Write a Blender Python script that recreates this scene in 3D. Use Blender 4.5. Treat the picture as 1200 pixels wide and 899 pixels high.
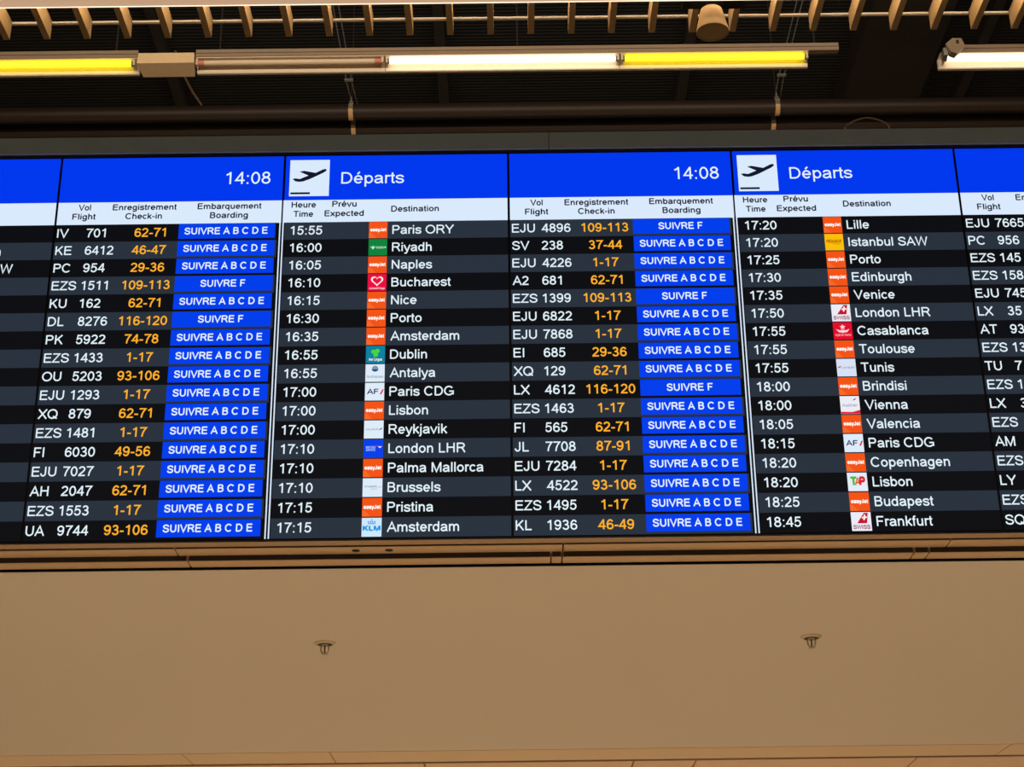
import bpy, math, random
from mathutils import Matrix, Vector

# ------------------------------------------------------------------ reset
for o in list(bpy.data.objects): bpy.data.objects.remove(o, do_unlink=True)
scene = bpy.context.scene
col = scene.collection
EYE = 1.6                                    # eye height above the floor (m)

# ------------------------------------------------------------------ camera
cd = bpy.data.cameras.new('camera'); cam = bpy.data.objects.new('camera', cd); col.objects.link(cam)
cd.sensor_fit = 'HORIZONTAL'; cd.sensor_width = 36.0; cd.lens = 36.0*1980/1200
cd.clip_start = .05; cd.clip_end = 200
cam.matrix_world = (Matrix.Translation((0, 0, EYE)) @ Matrix.Rotation(math.radians(-.134), 4, 'Z')
                    @ Matrix.Rotation(math.radians(90+23.114), 4, 'X') @ Matrix.Rotation(math.radians(-.712), 4, 'Z'))
scene.camera = cam

# ------------------------------------------------------------------ world, light, exposure
w = bpy.data.worlds.new('hall_air'); scene.world = w; w.use_nodes = True
bgn = w.node_tree.nodes['Background']
bgn.inputs[0].default_value = (1.0, .84, .66, 1); bgn.inputs[1].default_value = .05
vs = scene.view_settings
vs.view_transform = 'Standard'; vs.look = 'None'; vs.exposure = 0.0; vs.gamma = 1.0; vs.use_curve_mapping = False

def area(name, loc, size, power, color=(1, .86, .70)):
    l = bpy.data.lights.new(name, 'AREA'); l.shape = 'RECTANGLE'; l.size, l.size_y = size
    l.energy = power; l.color = color
    o = bpy.data.objects.new(name, l); o.location = loc; col.objects.link(o)
    return o
# unseen downward lamps added for floor bounce: in front of the board, and under the low ceiling behind it
area('hall_fill_lamp', (0, 3.0, EYE+4.4), (9, .5), 190).data.spread = math.radians(75)
area('hall_fill_lamp', (0, -3.0, EYE+4.4), (9, .5), 120)
area('hall_fill_lamp', (0, 9.2, EYE+1.40), (9, .5), 330)
# unseen lamp added above the slats to light the tube fittings from the front
area('slat_void_fill', (0, 5.2, EYE+5.05), (7, .05), 75, (1, .80, .58)).rotation_euler = (math.radians(90), 0, 0)

# ------------------------------------------------------------------ materials
def s2l(c):
    return tuple((x/12.92 if x <= .04045 else ((x+.055)/1.055)**2.4) for x in (v/255 for v in c))
MATS = {}
def mat(name, rgb, rough=.6, metal=0, emit=None, strength=1.0, noise=0, nscale=30, bump=0, bscale=200, spec=.5):
    if name in MATS: return MATS[name]
    m = bpy.data.materials.new(name); m.use_nodes = True
    nt = m.node_tree; b = nt.nodes['Principled BSDF']
    c = s2l(rgb)
    b.inputs['Base Color'].default_value = (*c, 1)
    b.inputs['Roughness'].default_value = rough; b.inputs['Metallic'].default_value = metal
    b.inputs['Specular IOR Level'].default_value = spec
    if noise or bump:
        tc = nt.nodes.new('ShaderNodeTexCoord')
    if noise:
        n = nt.nodes.new('ShaderNodeTexNoise'); n.inputs['Scale'].default_value = nscale; n.inputs['Detail'].default_value = 5
        nt.links.new(tc.outputs['Object'], n.inputs['Vector'])
        r = nt.nodes.new('ShaderNodeValToRGB')
        r.color_ramp.elements[0].position = .3; r.color_ramp.elements[1].position = .7
        r.color_ramp.elements[0].color = (*[x*(1-noise) for x in c], 1)
        r.color_ramp.elements[1].color = (*[min(1, x*(1+noise)) for x in c], 1)
        nt.links.new(n.outputs['Fac'], r.inputs['Fac']); nt.links.new(r.outputs['Color'], b.inputs['Base Color'])
    if bump:
        n2 = nt.nodes.new('ShaderNodeTexNoise'); n2.inputs['Scale'].default_value = bscale; n2.inputs['Detail'].default_value = 3
        nt.links.new(tc.outputs['Object'], n2.inputs['Vector'])
        bp = nt.nodes.new('ShaderNodeBump'); bp.inputs['Strength'].default_value = bump; bp.inputs['Distance'].default_value = .002
        nt.links.new(n2.outputs['Fac'], bp.inputs['Height']); nt.links.new(bp.outputs['Normal'], b.inputs['Normal'])
    if emit:
        b.inputs['Emission Color'].default_value = (*s2l(emit), 1); b.inputs['Emission Strength'].default_value = strength
    MATS[name] = m
    return m
def lcd(name, rgb):            # a lit patch of a display: black glass that gives off its own colour
    return mat(name, (4, 4, 5), rough=.35, emit=rgb, spec=.03)

M_BLUE = lcd('lcd_blue', (0, 56, 238)); M_BADGE = lcd('lcd_badge_blue', (0, 62, 236))
M_PALE = lcd('lcd_pale', (218, 234, 253)); M_TXT = lcd('lcd_text_white', (228, 244, 252)); M_AMB = lcd('lcd_amber', (255, 178, 44))
M_DARK = lcd('lcd_dark_row', (13, 14, 18)); M_GREY = lcd('lcd_grey_row', (41, 50, 62)); M_INK = lcd('lcd_ink', (18, 24, 44))
M_BEZ = mat('bezel_black', (4, 4, 5), rough=.5, spec=.1)
M_HOUS = mat('display_housing', (178, 146, 112), rough=.55, noise=.04)
M_FASC = mat('fascia_grey', (136, 148, 150), rough=.5, noise=.05, nscale=12)
M_TRIM = mat('trim_cream', (206, 172, 130), rough=.45, noise=.03, nscale=8)
M_LIP = mat('trim_dark_lip', (34, 29, 26), rough=.5)
M_SOFF = mat('soffit_paint', (222, 209, 190), rough=.85, noise=.035, nscale=160, bump=.25, bscale=420)
M_BAND = mat('band_paint', (232, 204, 166), rough=.7, noise=.03, nscale=120)
M_PANEL = mat('panel_paint', (240, 206, 170), rough=.6, noise=.03)
M_DECK = mat('deck_black', (9, 8, 8), rough=.8, noise=.1)
M_BEAM = mat('beam_dark', (46, 40, 36), rough=.75, noise=.1)
M_DUCT = mat('duct_dark', (44, 36, 30), rough=.7, noise=.1, nscale=5)
M_PIPE = mat('pipe_brown', (54, 42, 35), rough=.5, noise=.06)
M_FIN = mat('slat_cream', (214, 178, 124), rough=.7, noise=.05)
M_ALU = mat('rail_aluminium', (152, 132, 110), rough=.45, noise=.03)
M_WHITE = mat('enamel_white', (236, 222, 200), rough=.5, noise=.02)
M_GLASSOFF = mat('tube_glass_unlit', (236, 214, 186), rough=.25)
M_TUBEEND = mat('tube_end_pink', (214, 140, 112), rough=.4)
M_STEEL = mat('galvanised_steel', (176, 176, 172), rough=.4, metal=.6, noise=.1)
M_BRASS = mat('clip_brass', (244, 200, 140), rough=.5)
M_JBOX = mat('box_cream', (236, 206, 162), rough=.55, noise=.03)
M_SPOT = mat('spot_grey', (150, 128, 106), rough=.6, noise=.04)
M_ESC = mat('escutcheon_cream', (216, 196, 160), rough=.4, noise=.02)
M_HOLE = mat('hole_black', (10, 8, 6), rough=.8)
M_CHROME = mat('sprinkler_metal', (196, 186, 160), rough=.35, metal=.7)
M_BULB = mat('sprinkler_bulb', (60, 20, 12), rough=.2)
M_CABLE = mat('cable_copper', (232, 176, 128), rough=.4)
M_FLOOR = mat('floor_stone', (176, 160, 138), rough=.4, noise=.08, nscale=3)
M_WALLD = mat('backwall_dark', (14, 12, 12), rough=.9, noise=.1)
M_TWHITE = mat('tube_lit_white', (255, 255, 255), emit=(255, 236, 212), strength=2.3)
M_TYEL = mat('tube_lit_yellow', (255, 240, 80), emit=(255, 238, 30), strength=1.45)
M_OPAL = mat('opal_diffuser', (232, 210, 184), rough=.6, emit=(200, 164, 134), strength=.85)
M_GLINT = mat('highlight_glow', (255, 245, 230), emit=(255, 232, 205), strength=1.6)

# ------------------------------------------------------------------ mesh builder
class MB:
    def __init__(s): s.v = []; s.f = []; s.m = []; s.mats = []
    def mi(s, m):
        if m not in s.mats: s.mats.append(m)
        return s.mats.index(m)
    def add(s, vs, fs, m):
        b = len(s.v); s.v += [tuple(p) for p in vs]; k = s.mi(m)
        for f in fs: s.f.append([b+i for i in f]); s.m.append(k)
        return s
    def box(s, x0, x1, y0, y1, z0, z1, m):
        vs = [(x, y, z) for x in (x0, x1) for y in (y0, y1) for z in (z0, z1)]
        return s.add(vs, [(0, 1, 3, 2), (4, 6, 7, 5), (0, 4, 5, 1), (2, 3, 7, 6), (0, 2, 6, 4), (1, 5, 7, 3)], m)
    def cbox(s, x0, x1, y0, y1, z0, z1, c, m):      # box with its four x-running edges chamfered
        pr = [(y0+c, z0), (y1-c, z0), (y1, z0+c), (y1, z1-c), (y1-c, z1), (y0+c, z1), (y0, z1-c), (y0, z0+c)]
        return s.prism_x(pr, x0, x1, m)
    def prism_x(s, pr, x0, x1, m):                   # (y,z) profile extruded along x
        n = len(pr)
        vs = [(x0, y, z) for y, z in pr]+[(x1, y, z) for y, z in pr]
        fs = [tuple(range(n)), tuple(range(2*n-1, n-1, -1))]+[(i, i+n, (i+1) % n+n, (i+1) % n) for i in range(n)]
        return s.add(vs, fs, m)
    def tube(s, pts, r, m, n=10, cap=True):
        pts = [Vector(p) for p in pts]; rs = r if isinstance(r, (list, tuple)) else [r]*len(pts)
        vs = []; fs = []
        for i, p in enumerate(pts):
            t = (pts[min(i+1, len(pts)-1)]-pts[max(i-1, 0)]).normalized()
            a = t.cross(Vector((0, 0, 1)) if abs(t.z) < .9 else Vector((1, 0, 0))).normalized(); b = t.cross(a)
            for k in range(n):
                q = p+(a*math.cos(2*math.pi*k/n)+b*math.sin(2*math.pi*k/n))*rs[i]; vs.append(q)
        for i in range(len(pts)-1):
            for k in range(n):
                fs.append((i*n+k, i*n+(k+1) % n, (i+1)*n+(k+1) % n, (i+1)*n+k))
        if cap: fs += [tuple(range(n-1, -1, -1)), tuple((len(pts)-1)*n+k for k in range(n))]
        return s.add(vs, fs, m)
    def lathe(s, prof, c, m, n=24):                  # (r,z) profile around a vertical axis at c
        vs = [(c[0]+r*math.cos(2*math.pi*k/n), c[1]+r*math.sin(2*math.pi*k/n), c[2]+z) for r, z in prof for k in range(n)]
        fs = [(i*n+k, i*n+(k+1) % n, (i+1)*n+(k+1) % n, (i+1)*n+k) for i in range(len(prof)-1) for k in range(n)]
        if prof[0][0] > 1e-6: fs.append(tuple(range(n-1, -1, -1)))
        if prof[-1][0] > 1e-6: fs.append(tuple((len(prof)-1)*n+k for k in range(n)))
        return s.add(vs, fs, m)
    def flat(s, poly, y, m):                         # polygon in the (x,z) plane, facing -y
        a = sum(poly[i][0]*poly[(i+1) % len(poly)][1]-poly[(i+1) % len(poly)][0]*poly[i][1] for i in range(len(poly)))
        if a < 0: poly = poly[::-1]
        return s.add([(x, y, z) for x, z in poly], [tuple(range(len(poly)))], m)
    def mesh(s, name, smooth=False):
        me = bpy.data.meshes.new(name); me.from_pydata(s.v, [], s.f)
        for m in s.mats: me.materials.append(m)
        me.polygons.foreach_set('material_index', s.m)
        if smooth:
            me.polygons.foreach_set('use_smooth', [True]*len(s.f)); me.update()
            me.set_sharp_from_angle(angle=math.radians(40))
        me.update(); return me
def link(name, me, parent=None, loc=(0, 0, 0)):
    o = bpy.data.objects.new(name, me); col.objects.link(o); o.location = loc
    if parent: o.parent = parent
    return o
def part(name, mb, parent=None, loc=(0, 0, 0), smooth=False): return link(name, mb.mesh(name, smooth), parent, loc)
def tag(o, label, cat, group=None):
    o['label'] = label; o['category'] = cat
    if group: o['group'] = group
    return o
def struct(o): o['kind'] = 'structure'; return o
def thing(name, loc, label, cat, group=None):
    o = bpy.data.objects.new(name, None); o.empty_display_size = .1; col.objects.link(o); o.location = loc
    return tag(o, label, cat, group)

# ------------------------------------------------------------------ lettering (flat print on the displays)
# a plain grotesque drawn as stroked centre lines; units: 716 = cap height
def _arc(cx, cy, rx, ry, a0, a1, n=None):
    n = n or max(4, int(abs(a1-a0)/20))
    return [(cx+rx*math.cos(math.radians(a0+(a1-a0)*i/n)), cy+ry*math.sin(math.radians(a0+(a1-a0)*i/n))) for i in range(n+1)]
def _cat(pts, n=3):
    P = [pts[0]]+list(pts)+[pts[-1]]; out = []
    for i in range(1, len(P)-2):
        for k in range(n):
            t = k/n; a, b, c, d = P[i-1], P[i], P[i+1], P[i+2]
            out.append(tuple(.5*(2*b[j]+(c[j]-a[j])*t+(2*a[j]-5*b[j]+4*c[j]-d[j])*t*t+(3*b[j]-a[j]-3*c[j]+d[j])*t**3) for j in (0, 1)))
    return out+[pts[-1]]
def _el(cx, cy, rx, ry): return _arc(cx, cy, rx, ry, 0, 360, 20)
def _st(x, a=0, b=716): return [(x, a), (x, b)]
def _hz(a, b, y): return [(a, y), (b, y)]
_six = [_el(288, 225, 190, 182), _arc(300, 353, 208, 318, 190, 38)]
_arch = lambda x0, x1: _cat([(x0, 300), (x0+35, 410), ((x0+x1)/2+10, 474), (x1-45, 435), (x1, 320)])+[(x1, 0)]
_e = [[(88, 262), (468, 262)]+_arc(278, 260, 192, 217, 0, 322)[1:]]
G = {
 '0': (556, [_el(278, 354, 194, 316)]), '1': (556, [_st(330), [(338, 690), (240, 595), (115, 535)]]),
 '2': (556, [_arc(272, 510, 185, 164, 170, -20)+_cat([(425, 410), (330, 300), (200, 190), (110, 90), (88, 44)])+[(510, 44)]]),
 '3': (556, [_arc(262, 522, 160, 152, 165, -90)+[(205, 370)], [(262, 374)]+_arc(268, 206, 190, 166, 85, -165)]),
 '4': (556, [_st(392), [(386, 690), (64, 212), (530, 212)]]),
 '5': (556, [[(486, 672), (165, 672), (112, 360)]+_cat([(170, 420), (275, 448), (405, 395), (462, 245), (400, 95), (265, 42), (135, 85), (88, 185)])]),
 '6': (556, _six), '7': (556, [[(45, 672), (494, 672)]+_cat([(470, 640), (350, 470), (255, 250), (212, 0)])]),
 '8': (556, [_el(278, 532, 160, 142), _el(278, 208, 192, 166)]), '9': (556, [[(556-x, 712-y) for x, y in p] for p in _six]),
 ':': (278, [_st(139, 0, 100), _st(139, 419, 519)]), '-': (333, [_hz(32, 302, 262)]), ' ': (278, []),
 'A': (667, [[(34, 0), (333, 690), (633, 0)], _hz(145, 522, 245)]),
 'B': (667, [_st(122), [(122, 672), (380, 672)]+_arc(385, 530, 150, 142, 80, -80)+[(380, 388), (122, 388)], [(380, 388)]+_arc(390, 216, 180, 172, 80, -80)+[(380, 44), (122, 44)]]),
 'C': (722, [_arc(378, 358, 300, 322, 38, 318)]), 'D': (722, [_st(122), [(122, 672), (340, 672)]+_arc(340, 358, 290, 314, 80, -80)+[(340, 44), (122, 44)]]),
 'E': (667, [_st(124), _hz(124, 608, 672), _hz(124, 578, 380), _hz(124, 620, 44)]), 'F': (611, [_st(124), _hz(124, 570, 672), _hz(124, 510, 355)]),
 'G': (778, [_arc(390, 358, 312, 322, 40, 315)+[(690, 120), (690, 318), (405, 318)]]), 'H': (722, [_st(124), _st(600), _hz(124, 600, 382)]),
 'I': (278, [_st(139)]), 'J': (500, [[(378, 716), (378, 230)]+_arc(222, 215, 156, 172, -10, -185)]), 'K': (667, [_st(122), [(590, 716), (130, 265)], [(290, 420), (610, 0)]]),
 'L': (556, [_st(122), _hz(122, 520, 44)]), 'M': (833, [_st(116), _st(716), [(130, 700), (416, 25), (702, 700)]]), 'N': (722, [_st(122), _st(600), [(128, 690), (594, 26)]]),
 'O': (778, [_el(389, 358, 320, 322)]), 'P': (667, [_st(122), [(122, 672), (400, 672)]+_arc(405, 508, 168, 164, 80, -80)+[(400, 344), (122, 344)]]),
 'Q': (778, [_el(389, 358, 320, 322), [(440, 190), (715, 10)]]), 'R': (722, [_st(122), [(122, 672), (420, 672)]+_arc(425, 515, 178, 157, 80, -80)+[(420, 358), (122, 358)], [(410, 350), (500, 260), (655, 0)]]),
 'S': (667, [_cat([(566, 505), (520, 615), (335, 674), (155, 620), (106, 525), (165, 425), (335, 368), (520, 302), (574, 200), (510, 88), (340, 42), (145, 95), (86, 225)])]),
 'T': (611, [_hz(22, 590, 672), _st(305)]), 'U': (722, [[(122, 716), (122, 270)]+_arc(360, 270, 238, 228, 190, 350)+[(598, 270), (598, 716)]]),
 'V': (667, [[(36, 716), (333, 26), (631, 716)]]), 'W': (944, [[(48, 716), (245, 26), (472, 690), (699, 26), (896, 716)]]), 'X': (667, [[(40, 0), (625, 716)], [(42, 716), (628, 0)]]),
 'Y': (667, [[(36, 716), (333, 305), (631, 716)], _st(333, 0, 320)]), 'Z': (611, [[(60, 672), (548, 672), (52, 44), (570, 44)]]),
 'a': (556, [_cat([(86, 372), (150, 452), (275, 477), (405, 440), (444, 340)])+[(444, 110), (480, 0)], _cat([(444, 300), (270, 268), (125, 225), (82, 140), (130, 62), (230, 38), (360, 80), (440, 190)])]),
 'b': (556, [_st(110), _el(292, 260, 182, 216)]), 'c': (500, [_arc(272, 260, 195, 217, 40, 320)]), 'd': (556, [_st(446), _el(264, 260, 182, 216)]), 'e': (556, _e),
 'é': (556, _e+[[(225, 585), (350, 725)]]), 'f': (278, [_cat([(272, 668), (215, 674), (150, 645), (130, 560)])+[(130, 0)], _hz(18, 255, 478)]),
 'g': (556, [[(446, 519), (446, -20)]+_cat([(425, -110), (270, -168), (130, -140), (85, -55)]), _el(264, 265, 182, 211)]), 'h': (556, [_st(110), _arch(110, 442)]),
 'i': (222, [_st(110, 0, 519), _st(110, 615, 716)]), 'j': (222, [[(110, 519), (110, -90), (60, -165), (-20, -160)], _st(110, 615, 716)]), 'k': (500, [_st(110), [(440, 519), (115, 195)], [(215, 300), (465, 0)]]),
 'l': (222, [_st(110)]), 'm': (833, [_st(110, 0, 519), _arch(110, 415), _arch(415, 722)]), 'n': (556, [_st(110, 0, 519), _arch(110, 442)]), 'o': (556, [_el(278, 260, 194, 217)]),
 'p': (556, [_st(110, -200, 519), _el(292, 260, 182, 216)]), 'q': (556, [_st(446, -200, 519), _el(264, 260, 182, 216)]), 'r': (333, [_st(110, 0, 519), _cat([(110, 290), (140, 420), (220, 470), (335, 452)])]),
 's': (500, [_cat([(428, 365), (385, 445), (250, 478), (115, 442), (78, 372), (130, 302), (250, 268), (390, 225), (434, 142), (375, 62), (250, 40), (115, 68), (62, 160)])]),
 't': (278, [[(130, 665), (130, 120)]+_cat([(145, 60), (195, 42), (262, 48)]), _hz(18, 255, 478)]), 'u': (556, [_st(446, 0, 519), [(112, 519), (112, 200)]+_cat([(150, 85), (260, 42), (390, 95), (446, 210)])]),
 'v': (500, [[(30, 519), (250, 26), (470, 519)]]), 'w': (722, [[(30, 519), (190, 26), (361, 490), (532, 26), (692, 519)]]), 'x': (500, [[(35, 0), (462, 519)], [(38, 519), (465, 0)]]),
 'y': (500, [[(30, 519), (255, 20)], _cat([(470, 519), (350, 200), (245, -80), (180, -160), (60, -160)])]), 'z': (500, [[(45, 475), (430, 475), (52, 44), (465, 44)]]),
}
CAP = 716.0
def _cat3(pts, n=5):
    P = [pts[0]]+list(pts)+[pts[-1]]; out = []
    for i in range(1, len(P)-2):
        for k in range(n):
            t = k/n; a, b, c, d = P[i-1], P[i], P[i+1], P[i+2]
            out.append(tuple(.5*(2*b[j]+(c[j]-a[j])*t+(2*a[j]-5*b[j]+4*c[j]-d[j])*t*t+(3*b[j]-a[j]-3*c[j]+d[j])*t**3) for j in (0, 1, 2)))
    return out+[pts[-1]]
_tc = {}
def _stroke(pts, w, vs, fs):
    closed = math.dist(pts[0], pts[-1]) < 1
    if closed: pts = pts[:-1]
    n = len(pts); b = len(vs)
    for i in range(n):
        p = pts[i]
        q0 = pts[i-1] if (i or closed) else None; q1 = pts[(i+1) % n] if (i < n-1 or closed) else None
        def nm(a, c):
            d = math.dist(a, c) or 1; return (-(c[1]-a[1])/d, (c[0]-a[0])/d)
        if q0 is None: m = nm(p, q1)
        elif q1 is None: m = nm(q0, p)
        else:
            a, c = nm(q0, p), nm(p, q1); sx, sy = a[0]+c[0], a[1]+c[1]; L2 = sx*sx+sy*sy
            k = min(2/max(L2, 1e-6), 1.9/math.sqrt(max(L2, 1e-6))); m = (sx*k, sy*k)
        vs += [(p[0]+m[0]*w/2, p[1]+m[1]*w/2), (p[0]-m[0]*w/2, p[1]-m[1]*w/2)]
    for i in range(n if closed else n-1):
        j = (i+1) % n; fs.append((b+2*i, b+2*i+1, b+2*j+1, b+2*j))
def glyphs(text, bold=0.0):
    k = (text, bold)
    if k not in _tc:
        vs, fs, x = [], [], 0.0; w = 90+bold*2500
        for ch in text:
            adv, paths = G[ch]
            for p in paths:
                _stroke([(x+a, c) for a, c in p], w, vs, fs)
            x += adv+bold*900
        _tc[k] = (vs, fs)
    return _tc[k]
def ext(text, bold=0.0):
    xs = [v[0] for v in glyphs(text, bold)[0]]
    return min(xs), max(xs)
def put(mb, text, x, z, cap, m, y, align='L', width=None, xs=1.0, bold=0.0, shear=0.0):
    vs, fs = glyphs(text, bold); a, b = ext(text, bold); s = cap/CAP
    sx = (width/(b-a)) if width else s*xs
    w_ = (b-a)*sx
    ox = x-{'L': 0, 'C': w_/2, 'R': w_}[align]
    pts = [(ox+(v[0]-a)*sx+shear*v[1]*s, y, z+v[1]*s) for v in vs]
    q = []
    for f in fs:
        p0, p1, p2 = (pts[i] for i in f[:3])
        q.append(f if (p1[0]-p0[0])*(p2[2]-p0[2])-(p2[0]-p0[0])*(p1[2]-p0[2]) > 0 else tuple(reversed(f)))
    mb.add(pts, q, m)

# ================================================================== SETTING
def Z(h): return EYE+h
mb = MB(); mb.box(-9, 9, -8, 14, -.1, 0, M_FLOOR); struct(part('floor', mb))

# dark ribbed deck far above
mb = MB(); h0 = Z(6.5); prof = []
y = 5.0
while y < 10.6:
    prof += [(y, h0), (y+.012, h0-.0), (y+.016, h0+.007), (y+.030, h0+.007)]; y += .036
vsx = [(-6, a, b) for a, b in prof]+[(6, a, b) for a, b in prof]; n = len(prof)
mb.add(vsx, [(i, i+1, n+i+1, n+i) for i in range(n-1)], M_DECK)
mb.box(-6, 6, 5, 10.6, h0+.02, h0+.1, M_DECK)
ceil = struct(part('ceiling', mb))
for x in (-4.05, -2.26, -.425, 1.223, 3.165, 4.9):
    m2 = MB(); m2.box(x-.033, x+.033, 5.2, 10.45, h0-.075, h0+.002, M_BEAM); part('deck_joist', m2, ceil)

mb = MB(); mb.box(-6, 6, 10.45, 10.6, Z(1.5), h0+.02, M_WALLD); struct(part('wall_back', mb))

# bulkhead that carries the board
DY = 4.5359; SOF = Z(1.437)
mb = MB(); mb.box(-6, 6, 4.74, 4.98, SOF+.03, Z(2.765), M_BEAM); struct(part('wall_front', mb))

# low ceiling behind the board
mb = MB(); mb.box(-6, 6, 4.716, 7.473, SOF, SOF+.03, M_SOFF); sof = struct(part('ceiling', mb))
ed = [-6, -4.0, -2.74, -1.455, -.806, 2.20, 3.6, 6]
for a, b in zip(ed[:-1], ed[1:]):
    m2 = MB(); m2.prism_x([(7.474, SOF-.002), (7.757, SOF+.004), (7.757, SOF+.03), (7.474, SOF+.03)], a+.0025, b-.0025, M_BAND)
    part('border_panel', m2, sof)
m2 = MB(); m2.box(-6, 6, 7.757, 7.764, SOF-.003, SOF+.03, M_ALU); part('border_rail', m2, sof)
ed = [-6, -4.6, -3.2, -1.8, -.405, .555, .84, 1.855, 2.8, 3.07, 4.4, 6]
for i, (a, b) in enumerate(zip(ed[:-1], ed[1:])):
    m2 = MB(); m2.box(a+.004, b-.004, 7.782, 8.7, SOF+.004, SOF+.03, M_PANEL); part('ceiling_panel', m2, sof)
m2 = MB(); m2.box(-6, 6, 7.764, 8.7, SOF+.028, SOF+.05, M_HOLE); part('panel_backing', m2, sof)

# stepped trim under the board: two profiles, in lengths, each with a dark lip and a cream underside
def trim(name, edges, y0, y1, hz, hlip):
    t = struct(bpy.data.objects.new(name, None)); col.objects.link(t)
    for a, b in zip(edges[:-1], edges[1:]):
        m2 = MB(); m2.box(a+.002, b-.002, y0+.002, y1+.02, hz, hz+hlip+.004, M_TRIM)
        p = part('trim_length', m2, t)
        m3 = MB(); m3.box(a+.0035, b-.0035, y0, y0+.002, hz+.0015, hz+hlip, M_LIP); part('front_lip', m3, p)
    return t
t1 = trim('trim_1', [-6, -3.1, -.952, .1507, 1.252, 3.4, 6], 4.589, 4.654, Z(1.4600), .0046)
for x in (-.441, -.346):
    m2 = MB(); m2.lathe([(.0115, 0), (.0115, -.0012), (.0001, -.0012)], (x, 4.622, Z(1.4602)), M_HOLE, 16); part('screw_hole', m2, t1)
trim('trim_2', [-6, -3.0, -.926, .117, .149, 1.160, 1.203, 3.3, 6], 4.654, 4.716, Z(1.444), .0160)
mb = MB(); mb.box(-6, 6, 4.716, 4.722, SOF-.0003, Z(1.45), M_LIP); struct(part('trim_3', mb))

# grey fascia above the board
fa = struct(bpy.data.objects.new('trim_4', None)); col.objects.link(fa)
ed = [-6, -4.3, -2.09, .1341, 2.36, 4.6, 6]
for a, b in zip(ed[:-1], ed[1:]):
    m2 = MB(); m2.box(a+.0012, b-.0012, DY-.012, DY+.03, Z(2.7215), Z(2.778), M_FASC); part('fascia_panel', m2, fa)
m2 = MB(); m2.box(-6, 6, DY-.004, DY+.21, Z(2.7138), Z(2.7695), M_HOLE); part('fascia_frame', m2, fa)

# ================================================================== DISPLAYS
W, H = .690, 2.7137-1.4648
ROW0, PITCH = .237, .0592
EZY, SAU, ANI, EIN, SXS, AFR, ICE, BAW, BRU, KLM, PGT, SWR, RAM, TUN, AUA, TAP = range(16)
board = {
 0: dict(kind='D', first=0, dest=[None, ('n', 1), ('Istanbul SAW', 0)]+[None]*14),
 1: dict(kind='F', first=0, rows='IV 701 62-71 A|KE 6412 46-47 A|PC 954 29-36 A|EZS 1511 109-113 F|KU 162 62-71 A|DL 8276 116-120 F|PK 5922 74-78 A|EZS 1433 1-17 A|OU 5203 93-106 A|EJU 1293 1-17 A|XQ 879 62-71 A|EZS 1481 1-17 A|FI 6030 49-56 A|EJU 7027 1-17 A|AH 2047 62-71 A|EZS 1553 1-17 A|UA 9744 93-106 A'),
 2: dict(kind='D', first=1, dest=[('15:55', EZY, 'Paris ORY'), ('16:00', SAU, 'Riyadh'), ('16:05', EZY, 'Naples'), ('16:10', ANI, 'Bucharest'), ('16:15', EZY, 'Nice'), ('16:30', EZY, 'Porto'), ('16:35', EZY, 'Amsterdam'), ('16:55', EIN, 'Dublin'), ('16:55', SXS, 'Antalya'), ('17:00', AFR, 'Paris CDG'), ('17:00', EZY, 'Lisbon'), ('17:00', ICE, 'Reykjavik'), ('17:10', BAW, 'London LHR'), ('17:10', EZY, 'Palma Mallorca'), ('17:10', BRU, 'Brussels'), ('17:15', EZY, 'Pristina'), ('17:15', KLM, 'Amsterdam')]),
 3: dict(kind='F', first=1, rows='EJU 4896 109-113 F|SV 238 37-44 A|EJU 4226 1-17 A|A2 681 62-71 A|EZS 1399 109-113 F|EJU 6822 1-17 A|EJU 7868 1-17 A|EI 685 29-36 A|XQ 129 62-71 A|LX 4612 116-120 F|EZS 1463 1-17 A|FI 565 62-71 A|JL 7708 87-91 A|EJU 7284 1-17 A|LX 4522 93-106 A|EZS 1495 1-17 A|KL 1936 46-49 A'),
 4: dict(kind='D', first=0, dest=[('17:20', EZY, 'Lille'), ('17:20', PGT, 'Istanbul SAW'), ('17:25', EZY, 'Porto'), ('17:30', EZY, 'Edinburgh'), ('17:35', EZY, 'Venice'), ('17:50', SWR, 'London LHR'), ('17:55', RAM, 'Casablanca'), ('17:55', EZY, 'Toulouse'), ('17:55', TUN, 'Tunis'), ('18:00', EZY, 'Brindisi'), ('18:00', AUA, 'Vienna'), ('18:05', EZY, 'Valencia'), ('18:15', AFR, 'Paris CDG'), ('18:20', EZY, 'Copenhagen'), ('18:20', TAP, 'Lisbon'), ('18:25', EZY, 'Budapest'), ('18:45', SWR, 'Frankfurt')]),
 5: dict(kind='F', first=0, rows='EJU 7665|PC 956|EZS 145|EZS 158|EJU 745|LX 35|AT 93|EZS 13|TU 7|EZS 1|LX 3|EZS|AM|EZS|LY|EZS|SQ'),
}
labels = {
 0: 'departures display nearly empty but for Istanbul SAW, adjoining the one with flight IV 701',
 1: 'departures display listing flights IV 701 to UA 9744 with clock 14:08',
 2: 'departures display with plane icon listing Paris ORY to Amsterdam at 15:55 to 17:15',
 3: 'departures display listing flights EJU 4896 to KL 1936 with clock 14:08',
 4: 'departures display with plane icon listing Lille to Frankfurt at 17:20 to 18:45',
 5: 'departures display listing flights from EJU 7665 down to SQ',
}
YB, YT, YM = -.0012, -.0018, -.0024            # band, print and upper print layers in front of the glass

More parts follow.
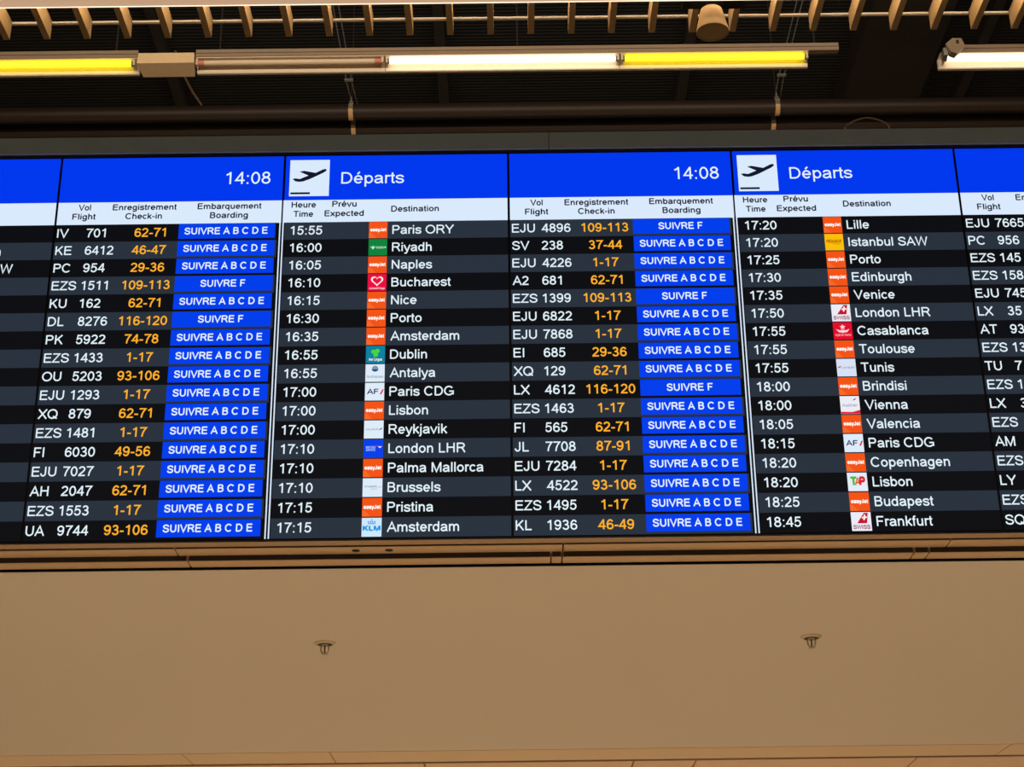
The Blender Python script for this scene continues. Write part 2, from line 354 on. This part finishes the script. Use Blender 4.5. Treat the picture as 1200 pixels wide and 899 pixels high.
# ---- airline logo tiles (row-local: x 265..321, z -1..-57 mm)
_logo = {}
def logo(kind):
    if kind in _logo: return _logo[kind]
    mb = MB(); mm = .001
    L, R_, T, B = 265*mm, 321*mm, -1.5*mm, -57*mm
    def P(u, v): return (L+(R_-L)*u, B+(T-B)*v)      # unit square of the tile
    def tile(c, name): mb.box(L, R_, YB-.0006, YB, B, T, lcd(name, c))
    def tx(t, u, v, wd, cap, c, name, bold=.02, shear=0): 
        x, z = P(u, v); put(mb, t, x, z, cap*mm, lcd(name, c), YM, 'C', width=wd*56*mm, bold=bold, shear=shear)
    def pg(pts, c, name, y=YM): mb.flat([P(*p) for p in pts], y, lcd(name, c))
    Wt = (255, 246, 240)
    PALE = (222, 236, 250)
    if kind == EZY:
        tile((244, 84, 20), 'logo_orange'); tx('easyJet', .5, .42, .86, 11, Wt, 'logo_white', .05)
        pg([(0, 0), (.42, 0), (.16, .3), (0, .34)], (248, 104, 40), 'logo_orange_light', YT-.0002)
    elif kind == SAU:
        tile((14, 132, 62), 'logo_green'); tx('SAUDIA', .62, .42, .42, 7, (200, 240, 220), 'logo_mint')
        pg([(.08, .56), (.2, .5), (.24, .62), (.28, .5), (.4, .56), (.3, .44), (.24, .36), (.18, .44)], (200, 240, 220), 'logo_mint')
        pg([(.84, .47), (.95, .47), (.95, .51), (.84, .51)], (200, 240, 220), 'logo_mint'); pg([(.88, .43), (.91, .43), (.91, .55), (.88, .55)], (200, 240, 220), 'logo_mint')
    elif kind == ANI:
        tile((236, 12, 66), 'logo_crimson')
        def heart(k, s):
            t = 2*math.pi*k/28; return (.5+s*16*math.sin(t)**3, .6+s*(13*math.cos(t)-5*math.cos(2*t)-2*math.cos(3*t)-math.cos(4*t)))
        for k in range(28):
            pg([heart(k, .0205), heart(k+1, .0205), heart(k+1, .0150), heart(k, .0150)], Wt, 'logo_white')
        tx('AnimaWings', .5, .09, .84, 6, (255, 210, 220), 'logo_rose', .02)
    elif kind == EIN:
        tile((14, 128, 160), 'logo_teal'); tx('Aer Lingus', .5, .14, .7, 8.5, Wt, 'logo_white')
        for cx, cz in ((.4, .66), (.6, .7), (.52, .48)):
            pg([(cx+.13*math.cos(a*math.pi/5), cz+.12*math.sin(a*math.pi/5)) for a in range(10)], (70, 214, 60), 'logo_leaf', YM-.0002*(cx+cz))
        pg([(.5, .6), (.44, .36), (.4, .34), (.42, .4), (.47, .6)], (70, 214, 60), 'logo_leaf')
    elif kind == SXS:
        tile(PALE, 'logo_pale')
        pg([(.5+.17*math.cos(a*math.pi/10), .74+.17*math.sin(a*math.pi/10)) for a in range(20)], (120, 150, 180), 'logo_steel')
        pg([(.5+.17*math.cos(a*math.pi/10), .70-.13*math.sin(a*math.pi/10)) for a in range(11)], (38, 70, 110), 'logo_navy', YM-.0003)
        tx('SunExpress', .5, .22, .86, 8, (96, 120, 150), 'logo_slate', 0)
    elif kind == AFR:
        tile(PALE, 'logo_pale'); tx('AF', .4, .36, .6, 16, (22, 38, 84), 'logo_navy_dark', .02)
        pg([(.76, .34), (.86, .34), (.98, .62), (.9, .62)], (226, 30, 50), 'logo_red')
    elif kind == ICE:
        tile(PALE, 'logo_pale'); tx('ICELANDAIR', .42, .45, .64, 5.5, (80, 96, 120), 'logo_slate_dark', 0)
        pg([(.78, .46), (.9, .5), (.94, .62), (.88, .56), (.78, .5)], (30, 46, 80), 'logo_navy_dark')
    elif kind == BAW:
        tile((6, 64, 232), 'logo_blue'); tx('BRITISH', .36, .5, .48, 7, (180, 214, 255), 'logo_sky', .01); tx('AIRWAYS', .36, .36, .48, 7, (180, 214, 255), 'logo_sky', .01)
        pg([(.45, .66), (.7, .68), (.92, .6), (.86, .52), (.7, .62)], (150, 40, 120), 'logo_plum'); pg([(.72, .6), (.94, .62), (.84, .52)], (235, 240, 255), 'logo_white_cool', YM-.0004)
    elif kind == BRU:
        tile(PALE, 'logo_pale'); tx('brussels', .42, .5, .62, 7, (96, 130, 160), 'logo_slate', 0); tx('airlines', .56, .38, .34, 4.5, (150, 170, 190), 'logo_steel_light', 0)
        for k in range(4): pg([(.78+.05*k, .5), (.81+.05*k, .5), (.81+.05*k, .53), (.78+.05*k, .53)], (96, 130, 160), 'logo_slate')
    elif kind == KLM:
        tile((206, 232, 252), 'logo_pale_blue'); tx('KLM', .5, .32, .9, 14, (0, 152, 222), 'logo_cyan', .05)
        pg([(.3, .66), (.7, .66), (.68, .71), (.32, .71)], (0, 152, 222), 'logo_cyan')
        for cx in (.34, .45, .55, .66): pg([(cx-.04, .74), (cx+.04, .74), (cx+.03, .82), (cx-.03, .82)], (0, 152, 222), 'logo_cyan')
        pg([(.47, .84), (.53, .84), (.53, .92), (.47, .92)], (0, 152, 222), 'logo_cyan')
    elif kind == PGT:
        tile((252, 190, 8), 'logo_yellow'); tx('PEGASUS', .46, .46, .8, 10, (160, 62, 4), 'logo_rust', .03, .25)
        pg([(.4, .38), (.82, .36), (.82, .385), (.4, .4)], (176, 84, 10), 'logo_rust')
    elif kind == SWR:
        tile((236, 236, 246), 'logo_white_warm'); tx('SWISS', .5, .10, .86, 11.5, (140, 50, 84), 'logo_mauve', .025)
        pg([(.28, .4), (.78, .4), (.86, .96), (.66, .96)], (200, 16, 50), 'logo_red_deep', YM+.0002)
        pg([(.53, .66), (.79, .68), (.8, .76), (.54, .74)], (250, 244, 250), 'logo_white', YM-.0002); pg([(.6, .56), (.68, .57), (.73, .86), (.65, .86)], (250, 244, 250), 'logo_white', YM-.0002)
    elif kind == RAM:
        tile((226, 12, 44), 'logo_red_bright')
        pg([(.5+(.16 if a % 2 == 0 else .08)*math.cos(math.pi/2+a*math.pi/5), .72+(.16 if a % 2 == 0 else .08)*math.sin(math.pi/2+a*math.pi/5)) for a in range(10)], (255, 214, 222), 'logo_rose')
        pg([(.14, .6), (.36, .52), (.5, .56), (.64, .52), (.86, .6), (.72, .42), (.5, .38), (.28, .42)], (255, 214, 222), 'logo_rose', YM-.0003)
        tx('royal air maroc', .5, .2, .84, 8, (255, 190, 202), 'logo_pink', 0, .1)
    elif kind == TUN:
        tile((216, 226, 244), 'logo_pale_grey'); tx('Tunisair', .55, .44, .8, 8, (150, 130, 160), 'logo_lilac', 0); pg([(.06, .46), (.2, .52), (.16, .58), (.06, .52)], (190, 60, 80), 'logo_red_soft')
    elif kind == AUA:
        tile((236, 236, 246), 'logo_white_warm'); tx('Austrian', .48, .4, .78, 10, (120, 132, 160), 'logo_slate_mid', 0)
        pg([(0, 0), (1, 0), (1, .22), (.6, .1), (0, .12)], (214, 20, 48), 'logo_red', YM+.0002); pg([(.62, .74), (.78, .78), (.86, .9), (.7, .8)], (90, 40, 60), 'logo_wine')
    elif kind == TAP:
        tile((228, 236, 248), 'logo_pale_cool')
        tx('T', .3, .32, .3, 24, (80, 190, 30), 'logo_lime', .05); tx('A', .5, .32, .3, 22, (226, 90, 40), 'logo_coral', .03)
        tx('P', .74, .32, .32, 24, (214, 20, 48), 'logo_red', .06)
    _logo[kind] = mb.mesh('airline_logo'); return _logo[kind]

_mc = {}
def cached(key, fn):
    if key not in _mc:
        mb = MB(); fn(mb); _mc[key] = mb.mesh('print')
    return _mc[key]
CAPR = .0295
def display(p):
    d = board[p]; mm = .001
    cx = .0072+(p-3)*W+W/2
    root = thing('departure_display', (cx, DY, Z(1.4648)), labels[p], 'display', 'departure displays on the board')
    ox = -W/2
    def X(u): return ox+u*mm
    def V(v): return H-v*mm
    hb = MB(); hb.box(X(.15), X(689.85), .0105, .0537, .0, H-.0005, M_HOUS); part('housing', hb, root)
    bz = MB(); bz.box(X(.15), X(689.85), 0, .011, .0005, H-.0005, M_BEZ); part('bezel_panel', bz, root)
    l, r = 3.6, 686.4
    b = MB(); b.box(X(l), X(r), YB, .0005, V(160), V(4.5), M_BLUE); hd = part('header_band', b, root)
    b = MB(); b.box(X(l), X(r), YB, .0005, V(237), V(160), M_PALE); ct = part('column_title_band', b, root)
    def text(name, par, items, m, layer=YT, loc=(0, 0, 0)):
        b = MB()
        for it in items: put(b, it[0], X(it[1]), V(it[2]), it[3]*mm, m, layer, **it[4])
        return part(name, b, par, loc)
    if d['kind'] == 'F':
        text('clock_time', hd, [('14:08', 511, 101, 42.5, dict(width=137*mm))], M_TXT)
        for n_, it in (('flight_title', [('Vol', 85, 187.5, 20, dict(align='C', width=38*mm, bold=.020)), ('Flight', 85, 219, 20, dict(align='C', width=71*mm, bold=.020))]),
                       ('check_in_title', [('Enregistrement', 268, 188, 20, dict(align='C', width=195*mm, bold=.020)), ('Check-in', 267, 219, 20, dict(align='C', width=112*mm, bold=.020))]),
                       ('boarding_title', [('Embarquement', 527, 187.5, 20, dict(align='C', width=195*mm, bold=.020)), ('Boarding', 527, 219, 20, dict(align='C', width=116*mm, bold=.020))])):
            text(n_, ct, it, M_INK)
    else:
        b = MB(); b.box(X(17), X(139), YT, YB, V(146), V(19), M_PALE)
        tr = [(127, 152), (141, 149.5), (160, 152.5), (197, 138), (158, 121), (177, 117), (229, 126.5), (260, 112), (272, 109.5), (277, 113), (275, 119), (262, 127), (205, 153), (176, 163), (160, 165), (142, 163)]
        b.flat([(X(17+(a-115)/175*122), V(19+(c-70)/156*127)) for a, c in tr], YM, M_INK)
        b.box(X(21), X(81), YM, YT, V(139.5), V(133), M_INK)
        part('plane_icon', b, hd)
        text('board_title', hd, [('Départs', 176, 104, 40.5, dict(width=193*mm))], M_TXT)
        for n_, it in (('time_title', [('Heure', 64, 186, 20, dict(align='C', width=75*mm, bold=.020)), ('Time', 64, 218, 20, dict(align='C', width=60*mm, bold=.020))]),
                       ('expected_title', [('Prévu', 188, 184.5, 20, dict(align='C', width=75*mm, bold=.020)), ('Expected', 188, 217, 20, dict(align='C', width=120*mm, bold=.020))]),
                       ('destination_title', [('Destination', 331, 203.5, 20, dict(width=146*mm, bold=.020))])):
            text(n_, ct, it, M_INK)
    # double white rule where two boards meet
    b = MB()
    if d['kind'] == 'F': b.box(X(682), X(685.6), YT, .0005, V(1244), V(237), M_PALE)
    else: b.box(X(1.4), X(5), YT, .0005, V(1244), V(160), M_PALE)
    part('white_rule', b, root)
    rl, rr = (3.6, 676) if d['kind'] == 'F' else (8, 686.4)
    rows = d['rows'].split('|') if d['kind'] == 'F' else d['dest']
    for i in range(17):
        shade = M_GREY if (i+d['first']) % 2 else M_DARK
        me = cached(('row', d['kind'], shade.name), lambda mb: mb.box(X(rl), X(rr), YB, .0005, -PITCH, 0, shade))
        ro = link('row', me, root, (0, 0, H-ROW0-i*PITCH))
        def rt(name, key, fn): return link(name, cached(key, fn), ro)
        if d['kind'] == 'F':
            q = rows[i].split(' ')
            rt('airline_code', ('ac', q[0]), lambda mb: put(mb, q[0], X(9), -.0435, CAPR, M_TXT, YT, xs=XS, bold=.005))
            if len(q) > 1: rt('flight_number', ('fl', q[1]), lambda mb: put(mb, q[1], X(98), -.0435, CAPR, M_TXT, YT, xs=XS, bold=.005))
            if len(q) > 2:
                rt('check_in_desks', ('ck', q[2]), lambda mb: put(mb, q[2], X(291), -.0435, CAPR, M_AMB, YT, align='C', xs=XS, bold=.008))
                def bd(mb):
                    mb.box(X(377), X(670), YT, .0005, -.0520, -.0015, M_BADGE)
                    s_ = 'SUIVRE A B C D E' if q[3] == 'A' else 'SUIVRE F'
                    put(mb, s_, X(521), -.0375, .0225, M_TXT, YM, align='C', width=(.252 if q[3] == 'A' else .134), bold=.016)
                rt('boarding_badge', ('bd', q[3]), bd)
        else:
            q = rows[i]
            if q is None: continue
            if len(q) == 2:
                if q[1]: rt('destination_name', ('dn', q), lambda mb: put(mb, q[0], X(534), -.0435, CAPR, M_TXT, YT, align='R', xs=XS, bold=.005))
                else: rt('destination_name', ('de', q[0]), lambda mb: put(mb, q[0], X(336), -.0435, CAPR, M_TXT, YT, xs=XS, bold=.005))
                continue
            rt('departure_time', ('tm', q[0]), lambda mb: put(mb, q[0], X(27), -.0425, CAPR, M_TXT, YT, width=.096, bold=.005))
            rt('destination_name', ('de', q[2]), lambda mb: put(mb, q[2], X(336), -.0435, CAPR, M_TXT, YT, xs=XS, bold=.005))
            link('airline_logo', logo(q[1]), ro, (ox, 0, 0))
    return root
a_, b_ = ext('Paris ORY', .005); XS = .187/((b_-a_)*CAPR/CAP)
print('XS', XS, 'CAP', CAP)
for p in range(6): display(p)

# ================================================================== SPRINKLERS in the low ceiling
def sprinkler(x, y, label):
    t = thing('sprinkler_head', (x, y, SOF), label, 'sprinkler', 'sprinklers in the low ceiling')
    b = MB(); b.lathe([(.0360, .0005), (.0352, -.002), (.0285, -.0075), (.0262, -.008), (.0252, -.007)], (0, 0, 0), M_ESC, 28); esc = part('escutcheon', b, t, smooth=True)
    b = MB(); b.lathe([(.0253, -.0072), (.024, -.001), (.0001, -.0008)], (0, 0, 0), M_LIP, 28); part('cup', b, esc, smooth=True)  # inside coloured dark for the shade of a recess
    b = MB(); b.lathe([(.011, .0), (.011, -.008), (.008, -.010), (.0001, -.010)], (0, 0, 0), M_CHROME, 14); part('nozzle', b, t, smooth=True)
    for s in (-1, 1):
        b = MB(); b.tube([(s*.009, 0, -.005), (s*.0130, 0, -.016), (s*.0125, 0, -.029), (s*.004, 0, -.037)], .0027, M_CHROME, 8); part('frame_arm', b, t, smooth=True)
    b = MB(); b.tube([(0, 0, -.009), (0, 0, -.037)], .0024, M_BULB, 8); part('bulb', b, t, smooth=True)
    b = MB(); b.lathe([(.0001, -.0355), (.005, -.036), (.0125, -.0385), (.0125, -.040), (.0001, -.0395)], (0, 0, 0), M_CHROME, 16); part('deflector', b, t, smooth=True)
sprinkler(-.627, 5.570, 'recessed metal sprinkler head under the display that lists Paris ORY')
sprinkler(1.008, 5.562, 'recessed metal sprinkler head under the display that lists Lille')

# ================================================================== CABLE on the bulkhead
b = MB(); ctl = [(1.098, 2.766), (1.1074, 2.9116), (1.1264, 2.9372), (1.1615, 2.9547), (1.1953, 2.9575), (1.2358, 2.9423), (1.2552, 2.9129), (1.268, 2.766)]
b.tube(_cat3([(x, 4.75, Z(h)) for x, h in ctl]), .0028, M_CABLE, 8)
tag(part('cable_loop', b, smooth=True), 'thin copper coloured cable looping up above the grey fascia', 'cable')

# ================================================================== SLATTED CEILING
sl = thing('slatted_ceiling', (0, 6.6, Z(4.6)), 'row of cream hanging ceiling slats on a cross rail', 'slatted ceiling')
fm = MB(); fm.box(-.0145, .0145, -1.1, .020, 0, .1, M_FIN); fme = fm.mesh('slat')
for k in range(-16, 18):
    link('slat', fme, sl, (-.064+.1883*k, 0, 0))
b = MB(); b.box(-3.2, 3.3, .020, .034, .090, .100, M_WHITE); part('cross_rail', b, sl)
b = MB(); b.box(-3.2, 3.3, -.12, -.08, .099, .14, M_BEAM); part('carrier_bar', b, sl)
for x in (-2.9, -1.2, .4, 2.0, 3.2):
    b = MB(); b.tube([(x, -.10, .139), (x, -.10, 1.9)], .004, M_LIP, 6); part('suspension_rod', b, sl)

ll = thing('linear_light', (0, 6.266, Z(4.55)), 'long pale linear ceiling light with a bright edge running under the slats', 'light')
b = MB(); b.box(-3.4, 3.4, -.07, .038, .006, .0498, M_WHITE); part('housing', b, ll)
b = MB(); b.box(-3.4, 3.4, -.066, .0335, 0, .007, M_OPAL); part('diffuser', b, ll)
b = MB(); b.box(-3.4, 3.4, .0336, .0385, -.001, .006, M_GLINT); part('edge_highlight', b, ll)  # glowing strip stands for the highlight along this edge
up = area('slat_fill', (0, 6.302, Z(4.66)), (6.8, .05), 28, (1, .82, .60)); up.rotation_euler = (math.radians(90), 0, 0)   # added area light brightening slats and fittings; no uplight seen

sp = thing('ceiling_spotlight', (.941, 6.40, Z(4.445)), 'tapered beige ceiling spotlight hanging among the slats', 'spotlight')
b = MB(); b.lathe([(.0001, .006), (.066, .006), (.0695, 0), (.0735, .001), (.0735, .010), (.049, .118), (.0001, .118)], (0, 0, 0), M_FIN, 32); part('shade', b, sp, smooth=True)
b = MB(); b.box(-.02, .02, -.02, .02, .1175, .149, M_HOLE).box(-.13, .16, -.03, .03, .1485, .1549, M_HOLE); part('mounting_plate', b, sp)

# ================================================================== TUBE LIGHTS
TY = 7.46
def rail(x0, x1, dz, label):
    b = MB(); z = Z(5.0505)+dz
    r = thing('mounting_rail', ((x0+x1)/2, TY, z), label, 'rail', 'rails of the tube lights'); hw = (x1-x0)/2
    b.cbox(-hw, hw, -.022, .020, 0, .046, .003, M_ALU); part('channel', b, r)
    b = MB(); b.box(-hw+.002, hw-.002, -.0235, -.0215, .020, .0225, M_LIP); part('groove', b, r)
    n = max(2, int((x1-x0)/1.2)+1)
    for i in range(n):
        x = -hw+.12+(2*hw-.24)*i/(n-1); wx = x+(x0+x1)/2
        if 2.29 < wx < 2.85: x = 2.90-(x0+x1)/2
        top = Z(6.5)
        b = MB(); b.tube([(x, 0, .045), (x, 0, top-z)], .005, M_LIP, 6); part('suspension_rod', b, r)
rail(-3.3, -1.916, 0, 'metal mounting rail over the yellow tube that ends at the junction box')
rail(-1.613, 1.747, 0, 'long metal mounting rail over the unlit, white and open-end yellow tubes')
rail(2.335, 3.7, -.022, 'short metal mounting rail behind the grey emergency spot')
def batten(x0, x1, t0, t1, tm, label, dz=0, unlit=False):
    r = thing('tube_light', ((x0+x1)/2, TY, Z(5.0505)+dz), label, 'tube light', 'tube lights on the rails'); c = (x0+x1)/2
    b = MB(); b.prism_x([(-.016, 0), (-.016, -.004), (.040, -.006), (.040, -.058), (.044, -.0625), (.060, -.0625), (.064, -.058), (.064, 0)], x0-c, x1-c, M_WHITE); part('reflector', b, r)
    b = MB(); b.tube([(t0-c, 0, -.026), (t1-c, 0, -.026)], .0150, tm, 14)
    tb = part('tube', b, r, smooth=True)
    for s, tx_ in ((-1, t0), (1, t1)):
        b = MB(); b.tube([(tx_-c-s*(.030 if unlit else .004), 0, -.026), (tx_-c+s*.006, 0, -.026)], .0156, M_TUBEEND if unlit else M_ALU, 14); part('end_cap', b, tb, smooth=True)
        b = MB(); xa, xb = sorted((tx_-c+s*.004, tx_-c+s*.015)); b.box(xa, xb, -.012, .0402, -.040, -.0055, M_WHITE); part('lamp_holder', b, r)
batten(-3.20, -1.915, -3.15, -1.946, M_TYEL, 'lit yellow tube light ending at the junction box')
batten(-1.612, -.627, -1.598, -.648, M_GLASSOFF, 'unlit tube light between the junction box and the white tube', unlit=True)
batten(-.625, .601, -.606, .583, M_TWHITE, 'lit white tube light between the unlit tube and a yellow tube')
batten(.603, 1.5885, .624, 1.570, M_TYEL, 'lit yellow tube light at the open end of the long rail')
batten(2.275, 3.6, 2.305, 3.5, M_TWHITE, 'lit white tube light with a small grey spot clamped at its end', dz=-.022)

jb = thing('junction_box', (-1.765, TY, Z(5.0)), 'beige folded metal junction box between yellow and unlit tubes', 'junction box')
b = MB(); pr0 = [(-.030, .071), (-.036, .066), (-.036, .005), (.060, -.018), (.060, .071)]
n = len(pr0); off = [(.006), (.006), (0), (.018), (.018)]
vs_ = [(-.150+o, y, z) for (y, z), o in zip(pr0, off)]+[(.150-o*.6, y, z) for (y, z), o in zip(pr0, off)]
b.add(vs_, [tuple(range(n-1, -1, -1)), tuple(range(n, 2*n))]+[(i, (i+1) % n, (i+1) % n+n, i+n) for i in range(n)], M_JBOX); part('cover', b, jb)
b = MB(); b.tube(_cat3([(-2.20, 9.5, Z(6.499)), (-2.19, 9.6, Z(6.485)), (-2.185, 9.78, Z(6.48)), (-2.165, 9.98, Z(6.485)), (-2.135, 10.15, Z(6.49))]), .009, M_ALU, 8)
tag(part('deck_cable', b, smooth=True), 'pale cable running along the ribbed deck behind the junction box', 'cable')

es = thing('emergency_spot', (2.33, 7.395, Z(5.018)), 'small grey faceted spot clamped on the end of white tube light', 'spot')
b = MB(); hexa = [(-.045, .012), (-.006, .046), (.040, .046), (.056, -.004), (.008, -.050), (-.022, -.036)]
n = 6; b.add([(x, -.03, z) for x, z in hexa]+[(x*.8, .028, z*.8) for x, z in hexa], [tuple(range(n-1, -1, -1)), tuple(range(n, 2*n))]+[(i, (i+1) % n, (i+1) % n+n, i+n) for i in range(n)], M_SPOT); part('head', b, es)
b = MB(); b.box(-.052, -.030, -.005, .0495, -.040, .004, M_STEEL); part('bracket', b, es)
b = MB(); b.lathe([(.0001, 0), (.008, 0), (.008, -.02), (.0001, -.02)], (.018, -.028, .032), M_BEAM, 12); part('knob', b, es)

# ================================================================== PIPES, HANGERS, DUCT in the void
for yy, lb in ((9.0, 'dark brown ceiling pipe running next to the tube lights'), (9.19, 'dark brown ceiling pipe running closest above the grey fascia')):
    b = MB(); b.tube([(x, yy, Z(5.69)) for x in (-5.9, -3, 0, 3, 5.9)], .049, M_PIPE, 24); tag(part('ceiling_pipe', b, smooth=True), lb, 'pipe', 'pipes above the board')
def hanger(x, label):
    t = thing('pipe_hanger', (x, 9.0, Z(5.69)), label, 'hanger', 'hangers of the pipes')
    for yy in (0, .19):
        b = MB(); b.tube([(-.012, yy+.0525*math.sin(a*math.pi/9), -.0525*math.cos(a*math.pi/9)) for a in range(-9, 10)], .003, M_BRASS, 6)
        ring = []
        for a in range(19):
            th = 2*math.pi*a/18
            for (dx, rr) in ((-.014, .049), (.014, .049), (.014, .0535), (-.014, .0535)): ring.append((dx, yy+rr*math.sin(th), -rr*math.cos(th)))
        b = MB(); b.add(ring, [(4*a+k, 4*a+(k+1) % 4, 4*a+4+(k+1) % 4, 4*a+4+k) for a in range(18) for k in range(4)], M_BRASS); cl = part('pipe_clip', b, t)
        b = MB(); b.box(-.013, .013, yy-.057, yy-.048, -.008, .022, M_STEEL); part('clip_plate', b, cl)
        b = MB(); b.lathe([(.0001, .05), (.014, .05), (.014, .062), (.006, .066), (.006, .095), (.0001, .095)], (0, yy-.02, 0), M_STEEL, 12); part('clip_nut', b, cl)
    for dx in (-.012, .02):
        b = MB(); b.tube([(dx-.01, -1.5, .087), (dx, -.2, .087), (dx+.02, .24, .087)], .0035, M_STEEL, 6); part('support_wire', b, t)
    b = MB(); b.box(-.022, .03, -.235, -.215, .080, .094, M_STEEL); part('wire_clamp', b, t)
    for yy in (-1.48, 0):
        b = MB(); b.tube([(0, yy, .085), (0, yy, 6.5-5.69+.002)], .004, M_BEAM, 6); part('drop_rod', b, t)
hanger(-.958, 'brass clip and wire hanger on the pipes behind the unlit tube')
hanger(1.690, 'brass clip and wire hanger on the pipes beyond the rail end')
b = MB(); b.box(2.31, 2.83, 5.4, 10.44, Z(6.30), Z(6.501), M_DUCT); dk = tag(part('air_duct', b), 'wide flat dark air duct under the ribbed deck', 'duct')
b = MB(); b.box(2.56, 2.572, 5.4, 10.44, Z(6.2965), Z(6.3005), M_BEAM); part('duct_seam', b, dk)
